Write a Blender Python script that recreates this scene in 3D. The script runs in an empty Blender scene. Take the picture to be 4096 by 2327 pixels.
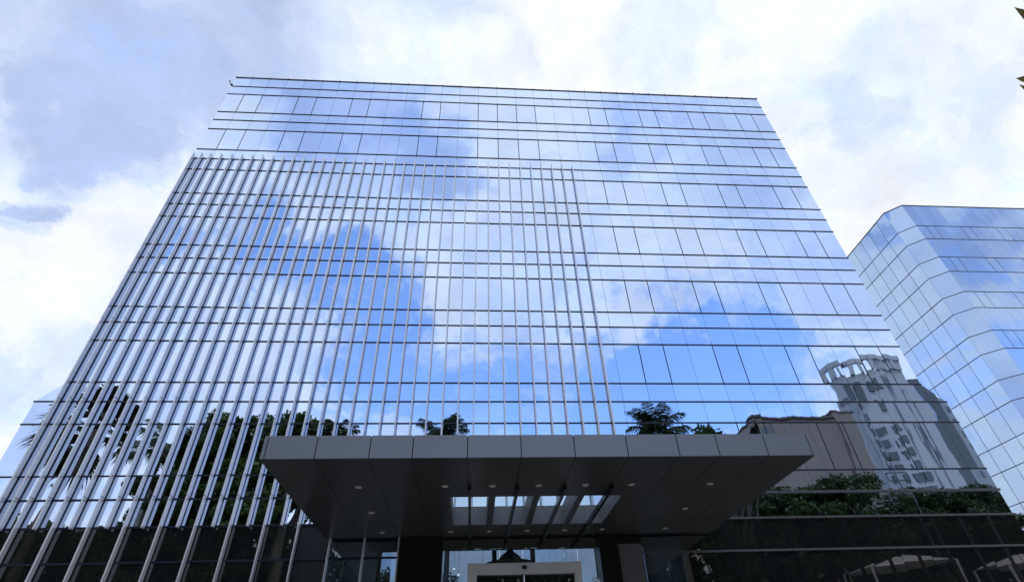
import bpy, math, random
from mathutils import Vector, Matrix
R = math.radians
scene = bpy.context.scene
EYE = 1.6                      # camera height above the ground
F = 19.313                     # distance from the camera to the main facade

# ------------------------------------------------------------------ camera
cam_d = bpy.data.cameras.new('camera'); cam = bpy.data.objects.new('camera', cam_d)
scene.collection.objects.link(cam); scene.camera = cam
cam_d.sensor_width = 36.0; cam_d.lens = 36.0*2099.13/4096.0
cam_d.clip_start = 0.05; cam_d.clip_end = 6000
CM = Matrix.Rotation(R(-5.02609), 4, 'Z') @ Matrix.Rotation(R(90+38.41842), 4, 'X') @ Matrix.Rotation(R(-2.274), 4, 'Z')
cam.matrix_world = Matrix.Translation((0, 0, EYE)) @ CM

# ------------------------------------------------------------------ sky
SUN_AZ, SUN_EL = 20.5, 63.6     # azimuth clockwise from +Y
w = bpy.data.worlds.new('World'); scene.world = w; w.use_nodes = True
nt = w.node_tree; N = nt.nodes; L = nt.links
for n in list(N): N.remove(n)
out = N.new('ShaderNodeOutputWorld'); bg = N.new('ShaderNodeBackground'); L.new(bg.outputs[0], out.inputs[0])
STR = 0.12
bg.inputs['Strength'].default_value = STR
sky = N.new('ShaderNodeTexSky'); sky.sky_type = 'NISHITA'; sky.sun_disc = False
sky.sun_elevation = R(SUN_EL); sky.sun_rotation = R(SUN_AZ)
sky.air_density = 1.0; sky.dust_density = 0.3; sky.ozone_density = 2.5
tc = N.new('ShaderNodeTexCoord')
nrm = N.new('ShaderNodeVectorMath'); nrm.operation = 'NORMALIZE'; L.new(tc.outputs['Generated'], nrm.inputs[0])
def vmath(op, a, b=None, s=None):
    n = N.new('ShaderNodeVectorMath'); n.operation = op
    for i, v in ((0, a), (1, b)):
        if v is None: continue
        if isinstance(v, (tuple, list)): n.inputs[i].default_value = v
        else: L.new(v, n.inputs[i])
    if s is not None: n.inputs['Scale'].default_value = s
    return n
def math_(op, a, b=None, c=None, clamp=False):
    n = N.new('ShaderNodeMath'); n.operation = op; n.use_clamp = clamp
    for i, v in enumerate((a, b, c)):
        if v is None: continue
        if isinstance(v, (int, float)): n.inputs[i].default_value = v
        else: L.new(v, n.inputs[i])
    return n.outputs[0]
def noise(vec, scale, detail, rough=0.55):
    n = N.new('ShaderNodeTexNoise'); n.inputs['Scale'].default_value = scale
    n.inputs['Detail'].default_value = detail; n.inputs['Roughness'].default_value = rough
    L.new(vec, n.inputs['Vector']); return n
def sstep(v, a, b, lo=0.0, hi=1.0):
    n = N.new('ShaderNodeMapRange'); n.interpolation_type = 'SMOOTHSTEP'
    L.new(v, n.inputs['Value'])
    n.inputs['From Min'].default_value = a; n.inputs['From Max'].default_value = b
    n.inputs['To Min'].default_value = lo; n.inputs['To Max'].default_value = hi
    return n.outputs[0]
D0 = nrm.outputs[0]
na = noise(D0, 2.3, 3.0); nb = noise(D0, 7.0, 6.0, 0.62)
wa = vmath('SUBTRACT', na.outputs['Color'], (0.5, 0.5, 0.5)); wb = vmath('SUBTRACT', nb.outputs['Color'], (0.5, 0.5, 0.5))
wa = vmath('SCALE', wa.outputs[0], s=0.30); wb = vmath('SCALE', wb.outputs[0], s=0.30)
dw = vmath('ADD', vmath('ADD', D0, wa.outputs[0]).outputs[0], wb.outputs[0])
dw = vmath('NORMALIZE', dw.outputs[0]).outputs[0]
# cloud masses and blue gaps of this sky: (kind, azimuth, elevation, radius, weight), degrees
BLOBS = [
('G', -57.6, 46.3, 12.7, 0.45),
('G', -50.6, 49.5, 14.6, 0.42),
('G', -39.8, 55.3, 12.4, 0.55),
('G', -52.1, 37.2, 7.7, 0.5),
('G', -48.8, 42.2, 6.9, 0.5),
('G', -45.5, 47.5, 7.6, 0.3),
('G', -24.9, 61.9, 13.8, 0.4),
('G', -4.7, 65.2, 7.8, 0.2),
('G', 35.5, 58.7, 7.9, 0.22),
('G', 55.6, 36.6, 6.1, 0.22),
('G', 49.8, 43.1, 4.8, 0.25),
('G', -41.1, 21.5, 5.1, 0.3),
('G', -45.1, 27.5, 2.9, 0.15),
('G', 64.6, 41.8, 4.5, 0.12),
('G', -164.4, 55.2, 13.1, 0.8),
('G', -174.6, 53.9, 7.5, 0.7),
('G', -147.2, 52.6, 7.3, 0.3),
('G', 142.3, 49.3, 14.7, 0.45),
('G', 141.3, 36.8, 6.0, 0.4),
('G', 135.6, 29.7, 6.2, 0.5),
('G', -153.6, 18.9, 6.8, 0.4),
('G', -143.2, 16.1, 6.8, 0.5),
('G', 173.9, 39.6, 8.6, 0.2),
('G', 124.8, 30.0, 6.5, 0.6),
('G', 174.2, 34.4, 6.5, 0.25),
('B', 168.9, 26.4, 13.4, 1.15),
('B', 161.8, 29.0, 8.0, 0.55),
('B', 154.4, 28.6, 8.1, 0.55),
('B', 149.2, 25.5, 9.9, 1.1),
('B', 158.6, 24.8, 12.1, 1.0),
('B', -171.0, 28.2, 11.0, 1.0),
('B', -179.7, 25.1, 8.5, 0.6),
('B', 143.4, 24.8, 6.2, 0.6),
('B', 124.2, 28.1, 2.7, 0.8),
('B', 128.0, 20.6, 3.0, 0.8),
('B', -140.4, 34.2, 5.8, 1.3),
('B', -140.1, 28.8, 3.8, 0.8),
('G', -46.2, 33.0, 2.6, 0.8),
('G', -46.4, 31.2, 3.4, 0.5),
('G', -44.1, 17.2, 4.9, 0.5),
('B', -49.5, 29.0, 4.1, 0.4),
('B', -49.1, 18.3, 4.4, 0.5),
('G', 125.2, 31.8, 5.8, 0.6),
('B', -148.9, 39.5, 6.1, 0.75),
('B', -155.0, 38.7, 6.9, 0.8),
('B', -160.2, 38.2, 7.3, 0.8),
('B', -166.1, 37.0, 8.0, 0.8),
('B', -172.2, 34.6, 7.3, 0.5),
('B', -151.9, 34.6, 4.7, 0.5),
('B', -166.0, 30.2, 5.7, 0.45),
('B', -160.0, 47.4, 6.9, -0.5),
('B', -148.1, 29.6, 5.7, -0.5),
('B', 179.6, 42.3, 8.7, -0.4),
('B', 157.8, 33.5, 7.8, -0.3),
('G', 61.3, 42.4, 8.0, 0.2),
('G', 45.5, 42.6, 6.8, 0.2),
('G', 46.7, 55.0, 6.5, 0.15),
('G', -49.3, 33.3, 3.7, -0.3),
('G', 49.3, 47.7, 7.8, 0.15),
('G', 40.5, 60.0, 6.9, 0.12),
('B', 176.9, 32.3, 6.9, 0.5),
('B', 145.5, 30.6, 5.1, 0.4)
]
acc = {'G': None, 'B': None}
for kind, az, el, r, wt in BLOBS:
    c = (math.sin(R(az))*math.cos(R(el)), math.cos(R(az))*math.cos(R(el)), math.sin(R(el)))
    dp = vmath('DOT_PRODUCT', dw, c).outputs['Value']
    m = sstep(dp, math.cos(R(r)), math.cos(0), 0.0, wt)
    acc[kind] = m if acc[kind] is None else math_('ADD', acc[kind], m)
nc = noise(vmath('MULTIPLY', D0, (1, 1, 1.6)).outputs[0], 5.0, 8.0, 0.6).outputs['Fac']
nd = noise(D0, 3.0, 7.0, 0.58).outputs['Fac']
ne = noise(dw, 9.0, 6.0, 0.6).outputs['Fac']
nf = noise(vmath('MULTIPLY', dw, (1, 1, 2.2)).outputs[0], 16.0, 9.0, 0.62).outputs['Fac']
hole = math_('ADD', acc['B'], math_('MULTIPLY', math_('SUBTRACT', nc, 0.5), 1.9))
hole = math_('ADD', hole, math_('MULTIPLY', math_('SUBTRACT', nf, 0.5), 1.9))
hole = math_('ADD', hole, math_('MULTIPLY', math_('SUBTRACT', ne, 0.5), 1.3))
blue = sstep(hole, -0.05, 1.75, 0.0, 0.97)
grey = math_('ADD', acc['G'], math_('MULTIPLY', math_('SUBTRACT', nd, 0.45), 0.85))
grey = math_('ADD', grey, math_('MULTIPLY', math_('SUBTRACT', ne, 0.5), 1.0))
grey = math_('ADD', grey, math_('MULTIPLY', math_('SUBTRACT', nf, 0.5), 0.3))
grey = sstep(grey, -0.25, 1.25)
cl = N.new('ShaderNodeValToRGB'); el_ = cl.color_ramp.elements
el_[0].position = 0.02; el_[0].color = (1.0, 1.03, 1.08, 1)
el_[1].position = 1.0; el_[1].color = (0.49, 0.61, 0.90, 1)
e = el_.new(0.30); e.color = (0.81, 0.895, 1.06, 1)
e = el_.new(0.68); e.color = (0.645, 0.75, 1.0, 1)
clm = vmath('SCALE', cl.outputs['Color'], s=1.0/STR)
tex = math_('ADD', math_('MULTIPLY', math_('SUBTRACT', nc, 0.5), 0.55), math_('ADD', math_('MULTIPLY', math_('SUBTRACT', nf, 0.5), 0.22), 1.0))
L.new(tex, clm.inputs['Scale']); clm2 = vmath('SCALE', clm.outputs[0], s=1.0/STR); clm = clm2
L.new(grey, cl.inputs[0])
skyc = N.new('ShaderNodeMix'); skyc.data_type = 'RGBA'; skyc.blend_type = 'MULTIPLY'; skyc.inputs['Factor'].default_value = 1
L.new(sky.outputs[0], skyc.inputs['A']); skyc.inputs['B'].default_value = (2.5, 2.62, 2.8, 1)
fin_ = N.new('ShaderNodeMix'); fin_.data_type = 'RGBA'
L.new(blue, fin_.inputs['Factor']); L.new(clm.outputs[0], fin_.inputs['A']); L.new(skyc.outputs['Result'], fin_.inputs['B'])
L.new(fin_.outputs['Result'], bg.inputs['Color'])

# ------------------------------------------------------------------ sun (behind cloud, above the building)
sd = bpy.data.lights.new('sun', 'SUN'); sd.energy = 1.3; sd.angle = R(10); sd.color = (1.0, 0.96, 0.9)
so = bpy.data.objects.new('sun', sd); scene.collection.objects.link(so)
sv = Vector((math.sin(R(SUN_AZ))*math.cos(R(SUN_EL)), math.cos(R(SUN_AZ))*math.cos(R(SUN_EL)), math.sin(R(SUN_EL))))
so.rotation_euler = sv.to_track_quat('Z', 'Y').to_euler(); so.location = sv*200
scene.view_settings.view_transform = 'Standard'; scene.view_settings.look = 'None'
scene.view_settings.exposure = 0.0; scene.view_settings.gamma = 1.0
scene.render.engine = 'CYCLES'
try:
    scene.cycles.max_bounces = 8; scene.cycles.glossy_bounces = 5; scene.cycles.transparent_max_bounces = 12
except Exception: pass

# ------------------------------------------------------------------ materials
def mat(name, col, rough=0.6, metal=0.0, ior=1.5, spec=0.5, bump=None, vary=None, emit=None):
    """bump = (scale xyz, distance), vary = (scale, amount) for uneven colour"""
    m = bpy.data.materials.new(name); m.use_nodes = True
    t = m.node_tree; b = t.nodes['Principled BSDF']
    b.inputs['Base Color'].default_value = (*col, 1); b.inputs['Roughness'].default_value = rough
    b.inputs['Metallic'].default_value = metal; b.inputs['IOR'].default_value = ior
    b.inputs['Specular IOR Level'].default_value = spec
    if emit:
        b.inputs['Emission Color'].default_value = (*emit[0], 1); b.inputs['Emission Strength'].default_value = emit[1]
    co = t.nodes.new('ShaderNodeTexCoord')
    if bump:
        mp = t.nodes.new('ShaderNodeMapping'); mp.inputs['Scale'].default_value = bump[0]
        no = t.nodes.new('ShaderNodeTexNoise'); no.inputs['Scale'].default_value = 1.0; no.inputs['Detail'].default_value = bump[2] if len(bump) > 2 else 1.5
        bp = t.nodes.new('ShaderNodeBump'); bp.inputs['Distance'].default_value = bump[1]; bp.inputs['Strength'].default_value = 1.0
        t.links.new(co.outputs['Object'], mp.inputs['Vector']); t.links.new(mp.outputs[0], no.inputs['Vector'])
        t.links.new(no.outputs['Fac'], bp.inputs['Height']); t.links.new(bp.outputs[0], b.inputs['Normal'])
    if vary:
        no = t.nodes.new('ShaderNodeTexNoise'); no.inputs['Scale'].default_value = vary[0]; no.inputs['Detail'].default_value = 6
        t.links.new(co.outputs['Object'], no.inputs['Vector'])
        mx = t.nodes.new('ShaderNodeMix'); mx.data_type = 'RGBA'
        mx.inputs['A'].default_value = (*[c*(1-vary[1]) for c in col], 1); mx.inputs['B'].default_value = (*[min(1, c*(1+vary[1])) for c in col], 1)
        t.links.new(no.outputs['Fac'], mx.inputs['Factor']); t.links.new(mx.outputs['Result'], b.inputs['Base Color'])
    return m
def leafmat(name, c1, c2, scale=0.9):
    m = mat(name, c1, 0.5, spec=0.35); t = m.node_tree; b = t.nodes['Principled BSDF']
    co = t.nodes.new('ShaderNodeTexCoord'); no = t.nodes.new('ShaderNodeTexNoise'); no.inputs['Scale'].default_value = scale; no.inputs['Detail'].default_value = 3
    mx = t.nodes.new('ShaderNodeMix'); mx.data_type = 'RGBA'; mx.inputs['A'].default_value = (*c1, 1); mx.inputs['B'].default_value = (*c2, 1)
    rm = t.nodes.new('ShaderNodeMapRange'); rm.inputs['From Min'].default_value = 0.35; rm.inputs['From Max'].default_value = 0.65
    t.links.new(co.outputs['Object'], no.inputs['Vector']); t.links.new(no.outputs['Fac'], rm.inputs['Value'])
    t.links.new(rm.outputs[0], mx.inputs['Factor']); t.links.new(mx.outputs['Result'], b.inputs['Base Color'])
    tl = t.nodes.new('ShaderNodeBsdfTranslucent'); t.links.new(mx.outputs['Result'], tl.inputs['Color'])
    ms = t.nodes.new('ShaderNodeMixShader'); ms.inputs[0].default_value = 0.3
    o = t.nodes['Material Output']; t.links.new(b.outputs[0], ms.inputs[1]); t.links.new(tl.outputs[0], ms.inputs[2]); t.links.new(ms.outputs[0], o.inputs[0])
    return m
M = {}
M['mirror'] = mat('mirror_glass', (0.61, 0.735, 0.96), 0.012, metal=1.0, bump=((0.9, 0.9, 0.35), 0.0022))
M['mirror_wavy'] = mat('mirror_glass_wavy', (0.61, 0.735, 0.96), 0.012, metal=1.0, bump=((1.1, 1.1, 0.4), 0.0032))
M['mirror2'] = mat('mirror_glass_blue', (0.41, 0.54, 0.75), 0.02, metal=1.0, bump=((0.8, 0.8, 0.4), 0.004))
for q, (f1, f2) in (('_b', (0.955, 0.97)), ('_c', (1.03, 1.0))):
    M['mirror'+q] = mat('mirror_glass'+q, (0.61*f1, 0.735*f1, 0.96*f2), 0.012, metal=1.0, bump=((0.7, 0.7, 0.5), 0.003))
    M['mirror_wavy'+q] = mat('mirror_glass_wavy'+q, (0.61*f1, 0.735*f1, 0.96*f2), 0.012, metal=1.0, bump=((1.3, 1.3, 0.35), 0.0036))
    M['mirror2'+q] = mat('mirror_glass_blue'+q, (0.41*f1, 0.54*f1, 0.75*f2), 0.02, metal=1.0, bump=((0.8, 0.8, 0.4), 0.005))
M['dark_glass'] = mat('dark_tinted_glass', (0.012, 0.015, 0.015), 0.02, ior=2.1, spec=0.5, bump=((0.8, 0.8, 0.4), 0.002))
M['seal'] = mat('black_joint', (0.006, 0.008, 0.014), 0.5)
M['transom'] = mat('dark_transom_metal', (0.012, 0.018, 0.045), 0.4, spec=0.4)
M['cap'] = mat('grey_transom_cap', (0.11, 0.108, 0.12), 0.45, metal=0.2)  # on the right-hand transoms this paler grey paints light on their undersides
M['fin'] = mat('pale_grey_fin_paint', (0.84, 0.85, 0.91), 0.40, metal=0.5, vary=(1.5, 0.04))
M['fascia'] = mat('grey_composite_panel', (0.235, 0.26, 0.315), 0.42, metal=0.15, vary=(0.7, 0.06))
M['soffit'] = mat('dark_soffit_panel', (0.055, 0.054, 0.056), 0.28, spec=0.5, vary=(0.6, 0.08))
M['black'] = mat('black_stone', (0.005, 0.005, 0.006), 0.25)
M['greypanel'] = mat('grey_stone_panel', (0.17, 0.165, 0.18), 0.3, vary=(0.8, 0.12))
M['shaft'] = mat('skylight_lining', (0.22, 0.22, 0.235), 0.5)
M['steel'] = mat('brushed_aluminium', (0.85, 0.80, 0.80), 0.4, metal=0.0)
M['lens'] = mat('frosted_lamp_lens', (0.36, 0.35, 0.33), 0.5, emit=((1, 0.95, 0.88), 0.02))
M['glint'] = mat('glint_glow', (0.9, 0.9, 0.85), 0.5, emit=((1, 0.95, 0.85), 2.0))  # glow standing in for bright reflections, not a lamp
M['interior'] = mat('lobby_wall', (0.05, 0.055, 0.055), 0.6, vary=(0.5, 0.15))
M['gold'] = mat('gold_leaf', (0.80, 0.55, 0.04), 0.45, metal=0.0)
M['bronze'] = mat('dark_bronze', (0.03, 0.03, 0.022), 0.45, metal=0.2)
M['towerw'] = mat('white_tower_wall', (0.37, 0.40, 0.44), 0.7, vary=(0.15, 0.08))
M['towerg'] = mat('grey_tower_strip', (0.26, 0.30, 0.34), 0.6)
M['towerd'] = mat('tower_window_glass', (0.05, 0.07, 0.09), 0.08, ior=1.6)
M['tan'] = mat('tan_rendered_wall', (0.19, 0.168, 0.148), 0.8, vary=(0.12, 0.08))
M['tanroof'] = mat('brown_roof', (0.07, 0.055, 0.05), 0.7)
M['bark'] = mat('grey_brown_bark', (0.09, 0.075, 0.06), 0.9, bump=((3, 3, 8), 0.02, 4), vary=(2.0, 0.3))
M['palmtrunk'] = mat('smooth_grey_palm_trunk', (0.20, 0.19, 0.17), 0.85, vary=(1.2, 0.2))
M['leafA'] = leafmat('mango_foliage', (0.018, 0.040, 0.010), (0.065, 0.115, 0.024))  # paler second green puts lit leaf highlights into the colour
M['leafB'] = leafmat('dark_foliage', (0.014, 0.032, 0.011), (0.046, 0.085, 0.020))
M['palmleaf'] = leafmat('palm_frond', (0.014, 0.030, 0.012), (0.045, 0.070, 0.022), 1.5)
M['fanleaf'] = leafmat('fan_palm_leaf', (0.008, 0.012, 0.008), (0.018, 0.026, 0.012), 1.5)
M['olive'] = leafmat('olive_brown_leaf', (0.09, 0.075, 0.035), (0.14, 0.12, 0.05), 6)
M['asphalt'] = mat('asphalt', (0.055, 0.055, 0.058), 0.85, bump=((60, 60, 60), 0.004, 5), vary=(0.3, 0.25))
M['paving'] = mat('paving', (0.36, 0.345, 0.32), 0.75, vary=(1.0, 0.15))
M['kerb'] = mat('kerb_concrete', (0.35, 0.34, 0.32), 0.8, vary=(2, 0.15))
M['grass'] = mat('lawn', (0.035, 0.07, 0.018), 0.9, vary=(1.5, 0.35))
M['canvas'] = mat('white_canvas', (0.6, 0.58, 0.6), 0.7)
def clear_glass(name, tint, gl):
    m = bpy.data.materials.new(name); m.use_nodes = True; t = m.node_tree
    for n in list(t.nodes): t.nodes.remove(n)
    o = t.nodes.new('ShaderNodeOutputMaterial'); tr = t.nodes.new('ShaderNodeBsdfTransparent'); g = t.nodes.new('ShaderNodeBsdfGlossy')
    tr.inputs[0].default_value = (*tint, 1); g.inputs['Roughness'].default_value = 0.02; g.inputs['Color'].default_value = (0.9, 0.95, 1, 1)
    mx = t.nodes.new('ShaderNodeMixShader'); mx.inputs[0].default_value = gl
    t.links.new(tr.outputs[0], mx.inputs[1]); t.links.new(g.outputs[0], mx.inputs[2]); t.links.new(mx.outputs[0], o.inputs[0])
    return m
M['lobbyglass'] = clear_glass('lobby_glass', (0.62, 0.70, 0.78), 0.12)
M['rearglass'] = clear_glass('rear_glass', (0.72, 0.78, 0.84), 0.08)
M['skyglass'] = clear_glass('skylight_glass', (0.86, 0.93, 0.96), 0.10)

# ------------------------------------------------------------------ mesh helpers
class MB:
    def __init__(s): s.v = []; s.f = []; s.mi = []; s.m = []
    def _m(s, m):
        m = M[m]
        if m not in s.m: s.m.append(m)
        return s.m.index(m)
    def poly(s, pts, m):
        i = len(s.v); s.v += [tuple(p) for p in pts]; s.f.append(tuple(range(i, i+len(pts)))); s.mi.append(s._m(m))
    def box(s, x0, x1, y0, y1, z0, z1, m):
        i = len(s.v); k = s._m(m)
        s.v += [(x0,y0,z0),(x1,y0,z0),(x1,y1,z0),(x0,y1,z0),(x0,y0,z1),(x1,y0,z1),(x1,y1,z1),(x0,y1,z1)]
        for q in ((0,3,2,1),(4,5,6,7),(0,1,5,4),(1,2,6,5),(2,3,7,6),(3,0,4,7)):
            s.f.append(tuple(i+a for a in q)); s.mi.append(k)
    def hexa(s, p, m):        # 4 bottom points, 4 top points, same winding
        i = len(s.v); k = s._m(m); s.v += [tuple(a) for a in p]
        for q in ((0,3,2,1),(4,5,6,7),(0,1,5,4),(1,2,6,5),(2,3,7,6),(3,0,4,7)):
            s.f.append(tuple(i+a for a in q)); s.mi.append(k)
    def prism(s, base, z0, z1, m):   # vertical extrusion of a plan polygon
        n = len(base); i = len(s.v); k = s._m(m)
        s.v += [(x, y, z0) for x, y in base] + [(x, y, z1) for x, y in base]
        s.f.append(tuple(i+j for j in range(n-1, -1, -1))); s.mi.append(k)
        s.f.append(tuple(i+n+j for j in range(n))); s.mi.append(k)
        for j in range(n):
            a, b = j, (j+1) % n
            s.f.append((i+a, i+b, i+n+b, i+n+a)); s.mi.append(k)
    def tube(s, pts, rad, m, sides=8):
        i = len(s.v); k = s._m(m); n = len(pts); pts = [Vector(p) for p in pts]
        for a, p in enumerate(pts):
            d = (pts[min(a+1, n-1)]-pts[max(a-1, 0)]).normalized()
            u = d.cross(Vector((0.123, 0.97, 0.2))).normalized(); v = d.cross(u)
            for b in range(sides):
                t = 2*math.pi*b/sides; s.v.append(tuple(p+(u*math.cos(t)+v*math.sin(t))*rad[a]))
        for a in range(n-1):
            for b in range(sides):
                c = (b+1) % sides
                s.f.append((i+a*sides+b, i+a*sides+c, i+(a+1)*sides+c, i+(a+1)*sides+b)); s.mi.append(k)
        s.f.append(tuple(i+b for b in range(sides-1, -1, -1))); s.mi.append(k)
        s.f.append(tuple(i+(n-1)*sides+b for b in range(sides))); s.mi.append(k)
    def lathe(s, prof, c, m, sides=24):
        i = len(s.v); k = s._m(m)
        for r, z in prof:
            for b in range(sides):
                t = 2*math.pi*b/sides; s.v.append((c[0]+r*math.cos(t), c[1]+r*math.sin(t), c[2]+z))
        for a in range(len(prof)-1):
            for b in range(sides):
                c2 = (b+1) % sides
                s.f.append((i+a*sides+b, i+a*sides+c2, i+(a+1)*sides+c2, i+(a+1)*sides+b)); s.mi.append(k)
    def add(s, o):
        i = len(s.v); s.v += o.v
        mp = []
        for m in o.m:
            if m not in s.m: s.m.append(m)
            mp.append(s.m.index(m))
        s.f += [tuple(i+a for a in f) for f in o.f]; s.mi += [mp[a] for a in o.mi]
    def build(s, name, parent=None, smooth=False):
        me = bpy.data.meshes.new(name); me.from_pydata(s.v, [], s.f)
        for m in s.m: me.materials.append(m)
        me.polygons.foreach_set('material_index', s.mi)
        if smooth: me.polygons.foreach_set('use_smooth', [True]*len(s.f))
        me.update()
        o = bpy.data.objects.new(name, me); scene.collection.objects.link(o)
        if parent is not None:
            o.parent = parent
            pl = Vector(parent.location); p = parent.parent
            while p: pl += Vector(p.location); p = p.parent
            o.location = -pl
        return o
def tag(o, label=None, cat=None, group=None, kind=None):
    if label: o['label'] = label
    if cat: o['category'] = cat
    if group: o['group'] = group
    if kind: o['kind'] = kind
    return o
def thing(name, label, cat, loc, group=None):
    o = bpy.data.objects.new(name, None); scene.collection.objects.link(o); o.location = loc
    o.empty_display_size = 0.5
    return tag(o, label, cat, group)
E_ = EYE
CMI = cam.matrix_world.inverted()
def screen_size(c, area):
    p = CMI @ Vector(c)
    if p.z > -0.1: return area/1e6
    x = p.x/-p.z; y = p.y/-p.z
    a = area/(p.z*p.z)
    return a if abs(x) < 1.0 and abs(y) < 0.58 else a/1000

# ------------------------------------------------------------------ ground
g = MB(); g.poly([(-3000,-3000,0),(3000,-3000,0),(3000,3000,0),(-3000,3000,0)], 'asphalt')
tag(g.build('ground'), kind='structure')
g = MB(); g.box(-40, 45, -2.9, 19.0, 0, 0.13, 'paving'); tag(g.build('forecourt'), kind='structure')
g = MB(); g.box(-40, 45, -3.1, -2.904, 0, 0.16, 'kerb'); tag(g.build('kerb'), kind='structure')
g = MB(); g.box(-60, 60, -40, -3.2, 0, 0.10, 'grass'); tag(g.build('lawn'), kind='structure')

# ------------------------------------------------------------------ main office building
rng = random.Random(5)
PX = [-15.86,-14.83,-13.69,-12.57,-11.45,-10.33,-9.20,-8.08,-6.96,-5.83,-4.70,-3.57,-2.44,-1.24,-0.02,1.21,2.44,3.67,4.89,6.10,7.21,8.33,9.45,10.59,11.72,12.84,13.95,15.06,16.17,17.29,18.40,19.455]
THICK = {1,2,4,5,7,8,11,12,14,15,16,17,20,21,23,24,26,27,29,30}
ZT, S0, T0 = 32.899, 31.864, 30.966
ROWS = [('s', ZT, S0), ('s', S0, T0), ('v', T0, 29.006)]
LINES = [S0, T0, 29.006]
for k in range(1, 7):
    v = 29.006-3.7*(k-1)
    ROWS += [('s', v, v-0.838), ('s', v-0.838, v-1.76)]
    ROWS.append(('v', v-1.76, v-3.7)); LINES += [v-0.838, v-1.76, v-3.7]
# the last three rows differ a little
ROWS = ROWS[:-3]+[('s', 10.506, 9.668), ('s', 9.668, 8.746), ('v', 8.746, 6.806)]
LINES = LINES[:-3]+[9.668, 8.746, 6.806]
ROWS += [('s', 6.806, 5.991), ('s', 5.991, 5.088)]
LINES += [5.991, 5.088]
LOW = [('v', 5.088, 4.021), ('v', 4.021, 2.30), ('v', 2.30, -1.45)]
XL, XR = -15.86, 19.455
XL2, XR2 = -16.67, 20.16
off = thing('office_building', 'tall mirror-glass office block with pale vertical fins on its left half, in the centre', 'building', (1.8, F+8, 0))
panes = {'window': [], 'spandrel_panel': []}
def pane(x0, x1, z0, z1, kind, gl=0.006, gr=0.006, mt='mirror'):
    """a flat sheet of glass, each set very slightly out of true"""
    b = MB(); x0 += gl; x1 -= gr; z0 += 0.004; z1 -= 0.004
    a, c = rng.gauss(0, 0.0019), rng.gauss(0, 0.0019); xc, zc = (x0+x1)/2, (z0+z1)/2
    def y(x, z): return F + a*(x-xc) + c*(z-zc)
    P = [(x0,y(x0,z0),z0+E_),(x1,y(x1,z0),z0+E_),(x1,F+0.02,z0+E_),(x0,F+0.02,z0+E_),(x0,y(x0,z1),z1+E_),(x1,y(x1,z1),z1+E_),(x1,F+0.02,z1+E_),(x0,F+0.02,z1+E_)]
    if mt.startswith('mirror'): mt = rng.choice((mt, mt, mt+'_b', mt+'_c'))
    b.hexa(P, mt)
    panes[kind].append((screen_size((xc, F, zc+E_), (x1-x0)*(z1-z0)), b))
FRAMED = {(-3.0, -2.44), (-0.02, 0.6), (3.06, 3.67)}
for kind, z1, z0 in ROWS:
    wide = z1 < 9.7
    finz = z1 < 24.6
    mt = 'mirror_wavy' if z1 < 14.3 else 'mirror'
    for i in range(len(PX)-1):
        x0, x1 = PX[i], PX[i+1]
        gl = 0.022 if (kind == 'v' and i in THICK) else 0.006
        gr = 0.022 if (kind == 'v' and i+1 in THICK) else 0.006
        if z0 < 5.15 and x0 > -5 and x1 < 8.6 and z1 < 5.2: continue
        if finz and x1 <= 6.2:
            xm = (x0+x1)/2
            gl, gr, gm1, gm2 = 0.006, 0.006, 0.006, 0.006
            if kind == 'v':
                if i == 11: gm2 = 0.03; gr = 0.03
                if i == 14: gl = 0.03; gm1 = 0.03
                if i == 16: gm2 = 0.03; gr = 0.03
            pane(x0, xm, z0, z1, 'window' if kind == 'v' else 'spandrel_panel', gl, gm1, mt)
            pane(xm, x1, z0, z1, 'window' if kind == 'v' else 'spandrel_panel', gm2, gr, mt)
        else:
            pane(x0, x1, z0, z1, 'window' if kind == 'v' else 'spandrel_panel', gl, gr, mt)
    if wide:
        pane(XL2, XL, z0, z1, 'window' if kind == 'v' else 'spandrel_panel', mt=mt)
        pane(XR, XR2, z0, z1, 'window' if kind == 'v' else 'spandrel_panel', mt=mt)
# the two sloping shoulder panes where the podium is wider than the tower
for xa, xb in ((XL, XL2), (XR, XR2)):
    b = MB(); pts = [(xa, 10.50), (xa, 9.675), (xb+(0.006 if xb < 0 else -0.006), 9.675)]
    fr = [(x, F, z+E_) for x, z in pts]; bk = [(x, F+0.02, z+E_) for x, z in pts]
    if xb > 0: fr = fr[::-1]; bk = bk[::-1]
    b.poly(fr[::-1], 'mirror_wavy'); b.poly(bk, 'mirror_wavy')
    for i in range(3): b.poly([fr[i], fr[(i+1) % 3], bk[(i+1) % 3], bk[i]], 'mirror_wavy')
    b.build('shoulder_pane', off)
# dark ground-floor glazing
LOWX = [x for x in [XL2]+PX+[XR2]]
for kind, z1, z0 in LOW:
    for i in range(len(LOWX)-1):
        x0, x1 = LOWX[i], LOWX[i+1]
        if x1 > -4.75 and x0 < 8.2: continue
        pane(x0, x1, z0, z1, 'window', 0.008, 0.008, 'dark_glass')
for i in (10, 11):   # beside the canopy the dark glass is shorter
    pass
def split_parts(lst, name, parent, limit=100):
    lst = sorted(lst, key=lambda t: -t[0])
    for s_, b in lst[:limit]: b.build(name, parent)
    if len(lst) > limit:
        r = MB()
        for s_, b in lst[limit:]: r.add(b)
        tag(r.build(name, parent), kind='stuff')
split_parts(panes['window'], 'window', off); split_parts(panes['spandrel_panel'], 'spandrel_panel', off)
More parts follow.
